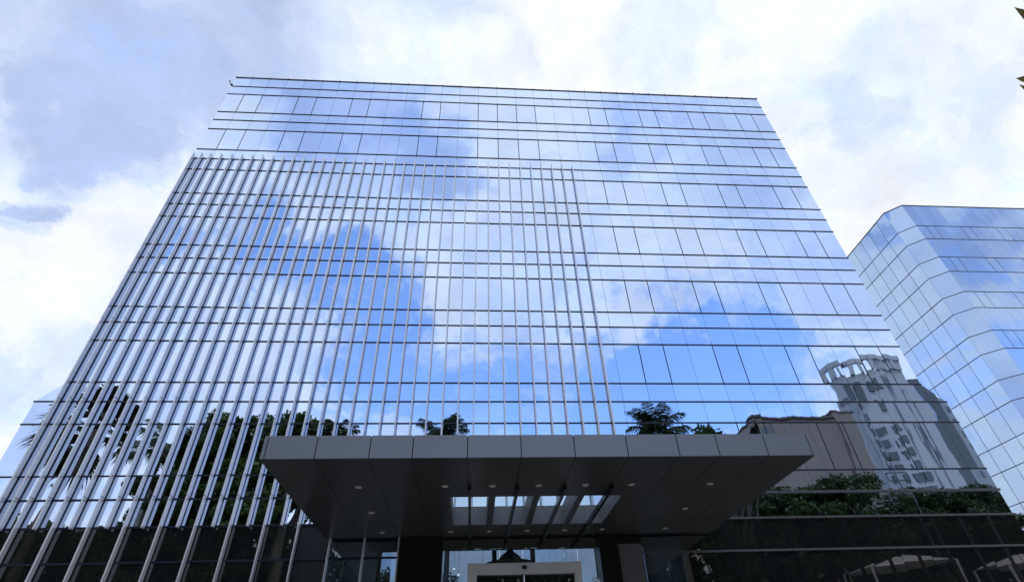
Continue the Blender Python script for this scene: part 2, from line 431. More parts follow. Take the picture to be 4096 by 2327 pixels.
# backing wall behind the joints, body, roof
b = MB()
b.box(XL+0.004, XR-0.004, F+0.026, F+0.06, 10.51+E_, ZT+E_-0.01, 'seal')
b.box(XL2+0.004, -4.8, F+0.026, F+0.06, 0.0, 9.66+E_, 'seal'); b.box(8.35, XR2-0.004, F+0.026, F+0.06, 0.0, 9.66+E_, 'seal')
b.box(-4.8, 8.35, F+0.026, F+0.06, 4.61+E_, 9.66+E_, 'seal')
b.prism([(XL+0.004, F+0.026), (XR-0.004, F+0.026), (XR-0.004, F+0.06), (XL+0.004, F+0.06)], 9.66+E_, 10.51+E_, 'seal')
b.build('backing_wall', off)
b = MB()
b.box(XL+0.02, XR-0.02, F+0.062, F+17, 9.5+E_, ZT+E_-0.05, 'mirror')
b.box(XL2+0.02, -5.0, F+0.062, F+17.2, 0.0, 9.498+E_, 'mirror')
b.box(9.5, XR2-0.02, F+0.062, F+17.2, 0.0, 9.498+E_, 'mirror')
for xa, xb in ((XL+0.02, XL2+0.02), (XR-0.02, XR2-0.02)):
    pts = [(xa, 10.45), (xb, 9.62), (xa, 9.62)] if xb < 0 else [(xa, 10.45), (xa, 9.62), (xb, 9.62)]
    fr = [(x, F+0.062, z+E_) for x, z in pts]; bk = [(x, F+17.2, z+E_) for x, z in pts]
    b.poly(fr, 'mirror'); b.poly(bk[::-1], 'mirror')
    for i in range(3): b.poly([fr[i], bk[i], bk[(i+1) % 3], fr[(i+1) % 3]], 'mirror')
b.build('wall', off)
b = MB(); b.box(XL-0.03, XR+0.03, F-0.035, F+17.05, ZT+E_-0.03, ZT+E_+0.05, 'transom')
for x in PX: b.box(x-0.02, x+0.02, F-0.06, F+0.1, ZT+E_+0.052, ZT+E_+0.10, 'transom')
b.build('roof', off)
for z in LINES:
    if 10 < z < 10.52: xa, xb = XL, XR
    elif z < 10: xa, xb = XL2, XR2
    else: xa, xb = XL, XR
    b = MB(); capm = 'transom'
    hh = 0.023
    if z < 6.1:
        b.box(xa-0.02, -4.95, F-0.03, F+0.022, z-0.03+E_, z+0.03+E_, 'transom')
        b2 = MB(); b2.box(8.5, xb+0.02, F-0.075, F+0.022, z-0.035+E_, z+0.03+E_, 'cap'); b2.box(xb-0.018, xb+0.02, F+0.023, F+17, z-hh+E_, z+hh+E_, 'transom'); b2.build('lit_transom_cap', off)  # right-hand stretch is greyer: its lit underside is put into the colour
        if z > 5.5: b.box(-4.95, 8.49, F-0.03, F+0.022, z-0.03+E_, z+0.03+E_, 'transom')
    else:
        b.box(xa-0.02, xb+0.02, F-0.03, F+0.022, z-hh+E_, z+hh+E_, 'transom')
    b.box(xa-0.02, xa+0.018, F+0.024, F+17, z-hh+E_, z+hh+E_, 'transom')
    if z > 6.1: b.box(xb-0.018, xb+0.02, F+0.024, F+17, z-hh+E_, z+hh+E_, 'transom')
    b.build('transom', off)
for z in (4.021, 2.30):
    b = MB(); b.box(XL2-0.02, -4.8, F-0.03, F+0.022, z-0.03+E_, z+0.03+E_, 'transom')
    b2 = MB(); b2.box(8.3 if z > 4.3 else 5.81, XR2+0.02, F-0.07, F+0.022, z-0.035+E_, z+0.03+E_, 'cap'); b2.build('lit_transom_cap', off)  # same pale grey, painting the light caught by these low ledges
    if z > 3: b.box(-4.8, -2.4, F-0.03, F+0.022, z-0.03+E_, z+0.03+E_, 'transom')
    b.build('transom', off)
# dark posts standing against the ground-floor glass on the right
for i in range(11):
    x = 8.95 + i*1.125
    if x > XR2: break
    b = MB(); b.box(x-0.065, x+0.065, F-0.012, F+0.015, 0.15, 5.05+E_, 'black'); b.build('post', off)
# vertical sun fins
finx = [(-15.75, 1), (-15.32, 0)]
for i in range(1, 19):
    finx.append((PX[i], 1)); finx.append(((PX[i]+PX[i+1])/2, 0))
TOPF = 24.70
cuts = [24.47-0.0, 20.85, 17.15, 13.45, 9.75, 6.05]
for x, long_ in finx:
    b = MB(); zb = 0.14 if long_ else 5.03+E_
    if x > -4.95 and not long_: zb = 5.16+E_
    zs = [TOPF+E_]+[c+E_ for c in cuts[1:]]+[zb]
    for j in range(len(zs)-1):
        hi, lo = zs[j], zs[j+1]
        if lo < zb: lo = zb
        if hi <= lo+0.05: continue
        hi2 = hi if j == 0 else hi-0.022
        if -2.39 < x < 8.4 and lo < 5.2+E_: lo = 5.16+E_
        if hi2 <= lo: continue
        w2 = 0.024; x = x+rng.uniform(-0.003, 0.003)
        # slim blade with softened nose
        pl = [(x-w2, F-0.055), (x-w2, F-0.235), (x-w2+0.01, F-0.25), (x+w2-0.01, F-0.25), (x+w2, F-0.235), (x+w2, F-0.055)]
        b.prism(pl, lo, hi2, 'fin')
        b.box(x-0.018, x+0.018, F-0.20, F-0.07, lo-0.02, lo, 'cap')
    for z in LINES:
        if z < 24.5 and z+E_ > zb+0.05 and not (x > -4.9 and z < 5.3):
            b.box(x-0.03, x+0.03, F-0.0552, F-0.031, z-0.08+E_, z+0.04+E_, 'transom')
    # the slender mullion behind the blade
    zlo = max(zb, 5.16+E_) if -2.39 < x < 8.4 else zb
    b.box(x-0.014, x+0.014, F-0.054, F-0.002, zlo, 24.47+E_, 'transom')
    b.build('fin', off)
b = MB(); b.box(-16.02, -15.88, F-0.02, F+0.08, 32.05+E_, 32.12+E_, 'transom'); b.tube([(-15.98, F+0.02, 32.1+E_), (-16.12, F, 32.3+E_), (-16.14, F-0.04, 32.42+E_)], [0.03, 0.03, 0.045], 'cap', 6)
b.build('roof_bracket', off)

# entrance zone under the canopy, lobby behind it
b = MB()
b.box(-2.39, -0.97, F-0.25, F+0.5, 0.0, 4.59+E_, 'black'); b.build('pier', off)
b = MB(); b.box(4.30, 4.95, F-0.25, F+0.5, 0.0, 4.59+E_, 'black'); b.build('pier', off)
b = MB(); b.box(4.955, 5.81, F-0.06, F+0.4, 0.0, 4.30+E_, 'greypanel'); b.box(4.955, 5.81, F-0.05, F+0.4, 4.30+E_, 4.59+E_, 'black'); b.build('stone_panel', off)
b = MB(); b.box(-0.965, 4.295, F-0.02, F+0.03, 4.22+E_, 4.59+E_, 'dark_glass'); b.build('bulkhead', off)
b = MB()
b.box(-5, 9.5, F+0.064, F+0.3, 4.6+E_, 9.49+E_, 'interior'); b.box(-5, 9.5, 31.0, 31.3, 6.78+E_, 9.49+E_, 'interior')
b.box(-4.995, -4.9, F+0.3, 31.0, 0.0, 9.49+E_, 'interior'); b.box(9.4, 9.495, F+0.3, 31.0, 0.0, 9.49+E_, 'interior')
b.box(-4.9, 9.4, F+0.1, 31.0, 0.02, 0.15, 'interior')
for x in (-4.9, -1.9, 1.2, 3.27, 6.8, 9.2): b.box(x-0.12, x+0.12, 30.8, 31.05, 0.15, 6.78+E_, 'interior')
b.box(-4.78, 9.3, 30.85, 31.0, 3.0+E_, 3.2+E_, 'interior')
b.box(-4.88, 9.38, 24, 30.7, 3.05+E_, 3.35+E_, 'interior')
b.build('lobby', off)
b = MB(); b.box(-4.9, 9.4, 30.92, 30.94, 0.15, 6.78+E_, 'rearglass'); b.build('rear_glazing', off)
for xa, xb in ((-0.965, 0.91), (0.93, 1.70), (1.72, 2.0), (2.12, 3.56), (3.58, 4.295)):
    b = MB(); b.box(xa, xb, F-0.002, F+0.01, 0.15 if xa < -0.5 or xb > 3.6 else 3.735+E_, 4.215+E_, 'lobbyglass'); b.build('entrance_pane', off)
for xa, xb in ((-4.78, -4.21), (-4.19, -3.59), (-3.55, -2.40), (5.82, 6.62), (6.64, 7.25)):
    b = MB(); b.box(xa, xb, F-0.002, F+0.01, 0.15, 4.59+E_, 'lobbyglass'); b.build('side_pane', off)
b = MB(); b.box(7.25, 8.32, F-0.003, F+0.02, 0.0, 4.59+E_, 'dark_glass'); b.build('dark_pane', off)
b = MB(); b.box(2.0, 2.12, F-0.03, F+0.08, 3.735+E_, 4.215+E_, 'interior'); b.build('mullion', off)
door = MB(); door.box(-0.14, 3.58, F-0.32, F-0.10, 3.40+E_, 3.73+E_, 'steel'); dr = door.build('entrance_door', off)
def sub(mb, name, parent):
    o = mb.build(name); o.parent = parent; o.location = (0, 0, 0); return o
b = MB(); b.box(-0.14, 0.16, F-0.335, F-0.095, 0.14, 3.74+E_, 'steel'); sub(b, 'door_post', dr)
b = MB(); b.box(3.36, 3.60, F-0.335, F-0.095, 0.14, 3.74+E_, 'steel'); sub(b, 'door_post', dr)
b = MB(); b.lathe([(0.0,-0.05),(0.07,-0.05),(0.09,0.0),(0.07,0.05),(0,0.05)], (1.72, F-0.34, 3.58+E_), 'black', 12); sub(b, 'sensor', dr)
for xa, xb in ((0.165, 1.70), (1.72, 3.355)):
    b = MB(); b.box(xa, xb, F-0.20, F-0.17, 0.16, 3.39+E_, 'dark_glass'); sub(b, 'door_leaf', dr)
for x, y, z in ((-0.5, 22.5, 4.02), (0.45, 24, 3.9), (3.1, 23, 4.35), (4.0, 24.2, 4.55), (-0.75, 25, 4.7)):
    b = MB(); b.box(x-0.035, x+0.035, y-0.035, y+0.035, z+E_, z+0.05+E_, 'glint'); b.build('lobby_glint', off)  # small glowing boxes imitate bright reflections; no lamps hang here
    b = MB(); b.tube([(x, y, z+0.05+E_), (x, y, 9.48+E_)], [0.006, 0.006], 'black', 5); b.build('glint_cord', off)  # added cord that carries the glowing box

# hanging bell lamp in the lobby
BL = (1.65, 25.0, 4.8+E_)
lamp = thing('pendant_lamp', 'large dark and gold bell-shaped lamp hanging in the lobby behind the entrance glass', 'lamp', (BL[0], BL[1], 9.48+E_))
b = MB(); b.lathe([(0.11,1.1),(0.13,.62),(0.2,.52),(0.34,.43),(0.44,.33),(0.49,.25)], BL, 'bronze', 32); b.build('shade', lamp, True)
b = MB(); b.lathe([(0.49,.25),(0.62,.17),(0.85,.11),(1.10,.06),(1.12,.0),(0.9,-.05)], BL, 'gold', 32); b.build('rim', lamp, True)
b = MB(); b.tube([(BL[0], BL[1], BL[2]+1.05), (BL[0], BL[1], 9.48+E_)], [0.03, 0.03], 'bronze', 8); b.build('rod', lamp)

# ------------------------------------------------------------------ entrance canopy
CX0, CX1, CY0, CY1, CZ0, CZ1 = -4.86, 8.32, 12.03, 19.03, 4.6, 5.15
can = thing('entrance_canopy', 'flat grey panelled canopy with four skylights and small downlights over the entrance', 'canopy', (1.75, 19.0, CZ0+E_))
seams = [-4.76, -3.64, -2.41, -1.42, -0.14, 1.13, 2.41, 3.69, 4.95, 5.94, 7.16, 8.28]
SK = [(-0.61, 0.44), (0.63, 1.68), (1.87, 2.93), (3.12, 4.18)]; SY0, SY1 = 14.9, 17.73
xs = [CX0]+seams+[CX1]
for a, c in zip(xs[:-1], xs[1:]):
    b = MB(); b.box(a+0.012, c-0.012, CY0, CY0+0.03, CZ0+E_+0.004, CZ1+E_, 'fascia'); b.build('fascia_panel', can)
for x0 in (CX0, CX1-0.03):
    for j in range(5):
        b = MB(); y0 = CY0+0.034+j*1.39; b.box(x0, x0+0.03, y0+0.01, y0+1.38, CZ0+E_+0.004, CZ1+E_, 'fascia'); b.build('side_fascia_panel', can)
# soffit boards between the skylights
sx = [CX0+0.002]+seams[1:-1]+[CX1-0.002]
def soff(x0, x1, y0, y1):
    b = MB(); b.box(x0+0.007, x1-0.007, y0, y1, CZ0+E_-0.012, CZ0+E_, 'soffit'); b.build('soffit_panel', can)
for a, c in zip(sx[:-1], sx[1:]):
    cut = [s for s in SK if s[0] < c and s[1] > a]
    ys = [CY0+0.002, 13.3, 14.6]
    if not cut:
        soff(a, c, CY0+0.002, SY0); soff(a, c, SY0+0.01, SY1); soff(a, c, SY1+0.01, CY1)
    else:
        soff(a, c, CY0+0.002, SY0); soff(a, c, SY1+0.001, CY1)
        ex = a
        for s in cut:
            if s[0] > ex+0.05: soff(ex-0.006, s[0]+0.007, SY0+0.001, SY1-0.001)
            ex = max(ex, s[1])
        if c > ex+0.05: soff(ex-0.007, c+0.006, SY0+0.001, SY1-0.001)
# deck above, with the four openings
b = MB()
DX0, DX1 = CX0+0.034, CX1-0.034
b.box(DX0, DX1, CY0+0.034, SY0-0.02, CZ0+E_+0.003, CZ1+E_-0.02, 'seal'); b.box(DX0, DX1, SY1+0.02, CY1, CZ0+E_+0.003, CZ1+E_-0.02, 'seal')
ex = DX0
for s in SK:
    b.box(ex, s[0]-0.02, SY0-0.018, SY1+0.018, CZ0+E_+0.003, CZ1+E_-0.02, 'seal'); ex = s[1]+0.02
b.box(ex, DX1, SY0-0.018, SY1+0.018, CZ0+E_+0.003, CZ1+E_-0.02, 'seal')
b.build('deck', can)
for s in SK:
    b = MB()
    b.box(s[0]-0.018, s[0], SY0-0.016, SY1+0.016, CZ0+E_-0.004, CZ1+E_+0.01, 'shaft'); b.box(s[1], s[1]+0.018, SY0-0.016, SY1+0.016, CZ0+E_-0.004, CZ1+E_+0.01, 'shaft')
    b.box(s[0]+0.001, s[1]-0.001, SY0-0.016, SY0, CZ0+E_-0.004, CZ1+E_+0.01, 'shaft')
    xm = (s[0]+s[1])/2
    b.box(s[0]+0.001, xm-0.005, SY1, SY1+0.016, CZ0+E_-0.004, CZ1+E_+0.01, 'shaft'); b.box(xm+0.005, s[1]-0.001, SY1, SY1+0.016, CZ0+E_-0.004, CZ1+E_+0.01, 'shaft')
    sk = b.build('skylight', can)
    b = MB(); b.box(s[0]-0.03, s[1]+0.03, SY0-0.03, SY1+0.03, CZ1+E_+0.012, CZ1+E_+0.03, 'skyglass'); sub(b, 'pane', sk)
    b = MB()
    for yy in (SY0+0.12, SY0+0.5): b.box(s[0]-0.02, s[1]+0.02, yy, yy+0.05, CZ1+E_+0.04, CZ1+E_+0.12, 'shaft')
    sub(b, 'glazing_bar', sk)
for x0, x1 in ((-0.10, -0.07), (1.14, 1.19), (2.38, 2.47), (3.61, 3.74)):
    b = MB(); b.box((x0+x1)/2-0.04, (x0+x1)/2+0.04, 13.9, CY1, CZ0+E_-0.15, CZ0+E_-0.014, 'black'); b.build('beam', can)
for x, y in [(-2.95,13.99),(-0.73,13.99),(0.51,14.0),(1.74,14.0),(2.99,14.0),(4.24,14.0),(6.41,14.0),(-2.94,16.25),(6.46,16.25),(-2.92,18.45),(-0.70,18.47),(0.55,18.49),(1.81,18.49),(3.07,18.5),(4.33,18.48),(6.50,18.5)]:
    b = MB(); b.lathe([(0,-0.02),(0.065,-0.02),(0.072,-0.026),(0.085,-0.024),(0.09,-0.013)], (x, y, CZ0+E_), 'lens', 20); b.build('downlight', can)

# ------------------------------------------------------------------ neighbouring faceted glass block
nb = thing('glass_tower', 'mirror-glass block with a cut corner rising behind the right side of the main building', 'building', (48, 40, 0))
np_ = {'window': [], 'spandrel_panel': []}
def quadpane(p, u, ulen, nrm_, z0, z1, kind, gl=0.008, gr=0.008, mt='mirror2'):
    b = MB(); u = Vector(u); n = Vector(nrm_)
    a, c = rng.gauss(0, 0.0022), rng.gauss(0, 0.0022)
    def pt(s, z, d): q = Vector(p)+u*s+n*(d if d < 0 else (a*(s-ulen/2)+c*(z-(z0+z1)/2))); return (q.x, q.y, z+E_)
    s0, s1, za, zb = gl, ulen-gr, z0+0.004, z1-0.004
    mt = rng.choice((mt, mt+'_b', mt+'_c'))
    b.hexa([pt(s0,za,0),pt(s1,za,0),pt(s1,za,-0.02),pt(s0,za,-0.02),pt(s0,zb,0),pt(s1,zb,0),pt(s1,zb,-0.02),pt(s0,zb,-0.02)], mt)
    q = Vector(p)+u*ulen/2
    np_[kind].append((screen_size((q.x, q.y, (z0+z1)/2+E_), ulen*(z1-z0)), b))
rows2 = [('s', 34.4, 31.85)]; lines2 = [31.85]; z = 31.85
while z > -1.0:
    rows2.append(('v', z, z-1.57)); rows2.append(('s', z-1.57, max(z-3.665, -1.4))); lines2 += [z-1.57, z-3.665]; z -= 3.665
for kind, z1, z0 in rows2:
    K = 'window' if kind == 'v' else 'spandrel_panel'
    if z1-z0 < 0.2: continue
    for i in range(30):
        th = kind == 'v' and (i % 3 != 1)
        quadpane((38.3+i*0.82, 30.0, 0), (1,0,0), 0.82, (0,-1,0), z0, z1, K, 0.02 if kind == 'v' and i % 4 in (1, 2) else 0.003, 0.02 if kind == 'v' and i % 4 in (0, 1) else 0.003)
    for i in range(20):
        quadpane((37.24, 32.23+i*1.25, 0), (0,-1,0), 1.22, (-1,0,0), z0, z1, K, 0.003, 0.003)
    quadpane((37.24, 31.0, 0), (0.7274,-0.6862,0), 1.457, (-0.6862,-0.7274,0), z0, z1, K, 0.003, 0.003)
split_parts(np_['window'], 'window', nb); split_parts(np_['spandrel_panel'], 'spandrel_panel', nb)
base = [(37.27, 31.02), (38.32, 30.03), (62.9, 30.03), (62.9, 57.2), (37.27, 57.2)]
b = MB(); b.prism(base, 0.0, 34.38+E_, 'seal'); b.build('wall', nb)
b = MB(); b.prism([(37.2, 30.98), (38.28, 29.96), (62.95, 29.96), (62.95, 57.3), (37.2, 57.3)], 34.40+E_, 34.46+E_, 'transom'); b.build('roof', nb)
for z in lines2:
    if z < -1: continue
    b = MB()
    for (ax, ay), (bx, by), (nx, ny) in (((37.24, 57.2), (37.24, 31.0), (-1, 0)), ((37.24, 31.0), (38.3, 30.0), (-0.686, -0.727)), ((38.3, 30.0), (62.9, 30.0), (0, -1))):
        o1, o2 = 0.025, -0.015
        P = [(ax+nx*o1, ay+ny*o1), (bx+nx*o1, by+ny*o1), (bx+nx*o2, by+ny*o2), (ax+nx*o2, ay+ny*o2)]
        b.hexa([(x, y, z-0.02+E_) for x, y in P]+[(x, y, z+0.02+E_) for x, y in P], 'transom')
    b.build('transom', nb)

# ------------------------------------------------------------------ vegetation
def rv(r): return Vector((r.gauss(0,1), r.gauss(0,1), r.gauss(0,1))).normalized()
def leaf_cloud(b, r, c, rad, n, size, m, shell=0.45):
    k = b._m(m)
    for _ in range(n):
        d = rv(r); q = (shell+(1-shell)*r.random())
        p = Vector(c)+Vector((d.x*rad[0], d.y*rad[1], d.z*rad[2]))*q
        u = rv(r); v = u.cross(rv(r)).normalized(); s = size*(0.6+0.8*r.random())
        i = len(b.v)
        b.v += [tuple(p-u*s*0.5), tuple(p+v*s*0.22), tuple(p+u*s*0.5), tuple(p-v*s*0.22)]
        b.f.append((i, i+1, i+2, i+3)); b.mi.append(k)
def broad_tree(x, y, h, rad, label, group, name='broadleaf_tree', seed=1, m='leafA', clumps=42, leaf=0.44, n=280, low=0.35, cat='tree'):
    r = random.Random(seed); t = thing(name, label, cat, (x, y, 0), group)
    cb = MB(); tb = MB()
    th = h*0.4; lean = Vector((r.uniform(-.6,.6), r.uniform(-.6,.6), 0))
    top = Vector((x, y, th))+lean
    tb.tube([(x,y,-0.1),(x+lean.x*.3,y+lean.y*.3,th*0.5),top], [h*0.028,h*0.022,h*0.018], 'bark', 9)
    for i in range(clumps):
        d = rv(r); q = r.random()**0.5
        zz = low*h + (h*(1-low))*(0.5+0.47*(1 if r.random() > 0.42 else -1)*r.random()**0.75)
        rr = rad*math.sqrt(max(0.12, 1-((zz-(low+1)/2*h)/(h*(1-low)/2*1.08))**2))
        a = r.uniform(0, 2*math.pi); q2 = r.random()**0.5
        c = Vector((x+math.cos(a)*rr*q2, y+math.sin(a)*rr*q2, zz))
        s = min(rad, 4.6)*r.uniform(0.20, 0.36)
        leaf_cloud(cb, r, c, (s, s, s*0.6), int(n*(0.6+0.8*r.random())), leaf, m)
        if i % 3 == 0:
            mid = (top+c)/2+Vector((r.uniform(-.5,.5), r.uniform(-.5,.5), -0.3))
            tb.tube([top, mid, c], [h*0.012, h*0.007, h*0.002], 'bark', 6)
    tb.build('trunk', t, True); cb.build('crown', t); return t
def frond(b, r, base, az, el, L_, droop, m, nl=34, ll=0.75):
    """feather frond: arching rachis with two rows of hanging leaflets"""
    pts = []; p = Vector(base); e = el; step = L_/12
    for i in range(13):
        pts.append(p.copy()); d = Vector((math.cos(az)*math.cos(e), math.sin(az)*math.cos(e), math.sin(e))); p = p+d*step; e -= droop/12*(0.5+i/9)
    b.tube(pts, [0.05*(1-i/14) for i in range(13)], m, 4)
    k = b._m(m); side = Vector((-math.sin(az), math.cos(az), 0))
    for j in range(nl):
        t = 0.12+0.88*j/nl; f = t*12; i0 = min(11, int(f)); q = pts[i0].lerp(pts[i0+1], f-i0); d = (pts[i0+1]-pts[i0]).normalized()
        l = ll*(0.45+0.9*math.sin(math.pi*min(1, t*0.9+0.08)))*(0.85+0.3*r.random())
        for sg in (-1, 1):
            dirv = (side*sg*0.75+d*0.55+Vector((0,0,-0.45-0.4*r.random()))).normalized()
            tip = q+dirv*l; wv = d*0.035
            mid = q+dirv*l*0.5+Vector((0,0,0.06*l))
            i = len(b.v); b.v += [tuple(q-wv), tuple(q+wv), tuple(mid+wv*1.2), tuple(tip), tuple(mid-wv*1.2)]
            b.f.append((i, i+1, i+2, i+3, i+4)); b.mi.append(k)
def royal_palm(x, y, h, L_, label, group, seed=1, nf=16, tr=0.24):
    r = random.Random(seed); t = thing('royal_palm', label, 'palm', (x, y, 0), group)
    b = MB(); zt = h-1.6
    b.tube([(x,y,-0.1),(x,y,0.6),(x,y,zt*0.5),(x,y,zt)], [tr*1.6,tr*1.25,tr*1.1,tr*0.72], 'palmtrunk', 12)
    b.tube([(x,y,zt),(x,y,zt+1.5)], [tr*0.8,tr*0.4], 'palmleaf', 10); b.build('trunk', t, True)
    b = MB()
    for i in range(nf):
        a = i*2.4+r.uniform(-.3,.3); el = R(r.choice([75, 60, 45, 30, 12, -5])+r.uniform(-8,8))
        frond(b, r, (x, y, zt+1.3), a, el, L_*r.uniform(.85,1.1), R(70), 'palmleaf', nl=36, ll=L_*0.24)
    b.build('crown', t); return t
def fan_palm(x, y, h, sc, label, seed=1):
    r = random.Random(seed); t = thing('fan_palm', label, 'palm', (x, y, 0))
    b = MB(); b.tube([(x-.5,y,-0.1),(x-0.45,y,h*0.35),(x-0.1,y,h*0.7),(x+.25,y,h-sc*1.1)], [0.42,0.34,0.32,0.30], 'bark', 10); b.build('trunk', t, True)
    b = MB(); k = b._m('fanleaf'); c0 = Vector((x+.25, y, h-sc*1.1))
    for i in range(34):
        a = i*2.399+r.uniform(-.2,.2); el = R(r.choice([80, 62, 45, 28, 8, -18, -40, -58])+r.uniform(-8,8))
        d = Vector((math.cos(a)*math.cos(el), math.sin(a)*math.cos(el), math.sin(el)))
        pl = sc*(0.75+0.35*r.random()); e = c0+d*pl+Vector((0,0,-0.1*pl))
        b.tube([c0, c0+d*pl*0.5+Vector((0,0,.05)), e], [0.05,0.04,0.03], 'fanleaf', 4)
        side = d.cross(Vector((0,0,1))).normalized() if abs(d.z) < 0.97 else Vector((1,0,0)); upv = side.cross(d)
        nseg = 22; R1 = sc*(0.62+0.2*r.random())
        for j in range(nseg):
            th = R(-115+230*j/(nseg-1)); dv = (d*math.cos(th)+side*math.sin(th)).normalized()
            wv = (side*math.cos(th)-d*math.sin(th))*R1*0.055
            mid = e+dv*R1*0.62; tip = e+dv*R1*(0.92+0.12*r.random())+Vector((0,0,-R1*(0.22+0.25*r.random())))
            q = len(b.v); b.v += [tuple(e), tuple(mid-wv), tuple(tip), tuple(mid+wv)]; b.f.append((q, q+1, q+2, q+3)); b.mi.append(k)
            q = len(b.v); w3 = wv*1.2+upv*0.02; b.v += [tuple(e), tuple(mid-w3*1.4), tuple(mid+w3*1.4)]; b.f.append((q, q+1, q+2)); b.mi.append(k)
    b.build('crown', t); return t

# the planting across the driveway, which the facade mirrors
GR = 'trees on the lawn facing the facade'
fan_palm(-33.1, -6.4, 24.5, 2.7, 'tall dark fan palm on the lawn, mirrored at the left end of the facade', 3)
broad_tree(-21.5, -8.4, 23.0, 4.9, 'tall dense mango tree on the lawn, next to the fan palm', GR, seed=11, clumps=170, n=330, low=0.12)
broad_tree(-16.2, -8.4, 23.0, 5.0, 'tall dense mango tree with a flat top on the lawn, behind the grey palm trunk', GR, seed=12, clumps=170, n=330, low=0.12)
broad_tree(-25.0, -8.0, 18.0, 4.0, 'lower rounded mango tree on the lawn, nearest the fan palm', GR, seed=13, clumps=90, n=320, low=0.1)
PG = 'royal palms on the lawn facing the facade'
royal_palm(-14.8, -6.0, 19.6, 3.6, 'royal palm with a thick grey trunk in front of the mango trees', PG, 21, tr=0.42)
royal_palm(-25.6, -5.4, 19.2, 4.4, 'royal palm with drooping fronds at the left edge of the mango trees', PG, 22)
royal_palm(-2.9, -6.4, 20.5, 3.4, 'royal palm on the lawn straight behind the camera', PG, 23)
royal_palm(17.0, -6.4, 21.0, 3.6, 'tall royal palm on the lawn to the right of the camera', PG, 24, nf=20)
royal_palm(-12.1, -6.4, 20.4, 2.6, 'royal palm showing thin fronds beside the big mango tree', PG, 25)
broad_tree(21.4, -6.4, 21.2, 3.4, 'thin airy tree on the lawn beside the tall royal palm', GR, seed=14, clumps=60, n=140, low=0.35)
RG = 'row of street trees behind the lawn on the right'
for i, (x, h, rd, lb) in enumerate(((22.5, 16.2, 5.0, 'bushy street tree nearest the royal palm'), (28.5, 17.4, 5.0, 'tall bright green street tree in front of the brown building'),
        (35.0, 18.2, 5.4, 'broad street tree in front of the left edge of the white tower'), (41.0, 16.9, 5.4, 'low dark street tree below the white tower'),
        (46.6, 17.3, 5.2, 'rounded street tree near the right end of the row'), (52.6, 16.8, 5.2, 'street tree at the far right end of the row'))):
    broad_tree(x, -11.4-(i % 2)*1.5, h, rd, lb, RG, name='street_tree', seed=30+i, m='leafB', clumps=130, n=280, low=0.06)
for i, (x, h, rd, lb) in enumerate(((-50, 18.6, 5.5, 'rounded far tree at the left end of the back row'), (-42, 18.0, 5.5, 'far tree in the back row behind the fan palm trunk'), (-34, 19.4, 5.0, 'tallest far tree of the back row'), (-27, 17.8, 5.0, 'far tree of the back row behind the drooping royal palm'))):
    broad_tree(x, -21.5-(i % 2)*2, h, rd, lb, 'back row of trees on the left', name='street_tree', seed=50+i, m='leafB', clumps=90, n=230, low=0.06)
b = MB(); rw = random.Random(77)
for i in range(300):
    x = rw.uniform(-170, 40); yy = rw.uniform(-62, -44) if x < 30 else -66; h = rw.uniform(21, 26.5) if x < -28 else rw.uniform(19, 22)
    for j in range(6):
        zc = h*(0.1+0.17*j); leaf_cloud(b, rw, (x+rw.uniform(-1,1), yy, zc), (4.2-0.45*j, 3.5, 2.2), 46, 1.5, 'leafB', shell=0.6)
tag(b.build('woodland'), 'dark belt of dense trees beyond the lawn', 'woodland', kind='stuff')
# seen directly
broad_tree(26.9, 25.3, 8.2, 1.7, 'small dark tree standing between the two glass buildings at the right edge', None, name='garden_tree', seed=61, m='leafB', clumps=34, n=120, leaf=0.24, low=0.3, )
BG = 'trees behind the office building'
for i, (x, y, h, rd, lb) in enumerate(((-10.5, 45, 13.0, 4.0, 'dark tree seen through the lobby left of the entrance'), (-3.2, 46, 10.3, 2.6, 'lower dark tree seen through the entrance glass'), (11.5, 46, 10.2, 2.6, 'low tree seen through the entrance glass at its right end'), (17.0, 45, 12.5, 3.6, 'dark tree seen through the glass right of the entrance'))):
    broad_tree(x, y, h, rd, lb, BG, name='garden_tree', seed=70+i, m='leafB', clumps=40, n=110, leaf=0.3, low=0.05)
royal_palm(-1.9, 44, 14.0, 4.4, 'royal palm behind the office building, its fronds hanging into the entrance glass', None, 41)
# slender sapling to the right of the camera whose leaf tips reach into the frame
sap = thing('sapling', 'slender sapling with long olive leaves, only their tips showing at the top right edge', 'sapling', (5.25, 1.7, 0))
b = MB(); b.tube([(5.25,1.7,-0.05),(5.2,1.75,2.0),(5.15,1.8,4.2),(5.0,1.75,6.3)], [0.05,0.04,0.03,0.012], 'bark', 8)
twigs = []
def leafblade(b, base, tip, wd, bend):
    base, tip = Vector(base), Vector(tip); d = (tip-base); ln = d.length; d.normalize()
    s = d.cross((base-Vector((0, 0, 1.6))).normalized()+Vector((0.15, 0.1, 0))).normalized(); n = s.cross(d); k = b._m('olive'); i = len(b.v); NN = 8
    for a in range(NN+1):
        t = a/NN; w_ = wd*math.sin(math.pi*(0.04+0.96*t)**0.8)*(1 if t < 1 else 0); p = base.lerp(tip, t)+n*bend*math.sin(math.pi*t)
        b.v += [tuple(p-s*w_+n*w_*0.4), tuple(p), tuple(p+s*w_+n*w_*0.4)]
    for a in range(NN):
        for q in (0, 1):
            j = i+a*3+q; b.f.append((j, j+1, j+4, j+3)); b.mi.append(k)
def dirpt(v, t): return (v[0]*t, v[1]*t, v[2]*t+E_)
lf = MB()
T1, T2, T3 = dirpt((1.020, 0.386, 1.020), 4.0), dirpt((1.0245, 0.470, 0.912), 4.0), dirpt((1.0240, 0.474, 0.898), 4.0)
B1, B2_, B3 = dirpt((1.075, 0.40, 0.93), 4.0), dirpt((1.10, 0.46, 0.90), 4.0), dirpt((1.09, 0.49, 0.82), 4.0)
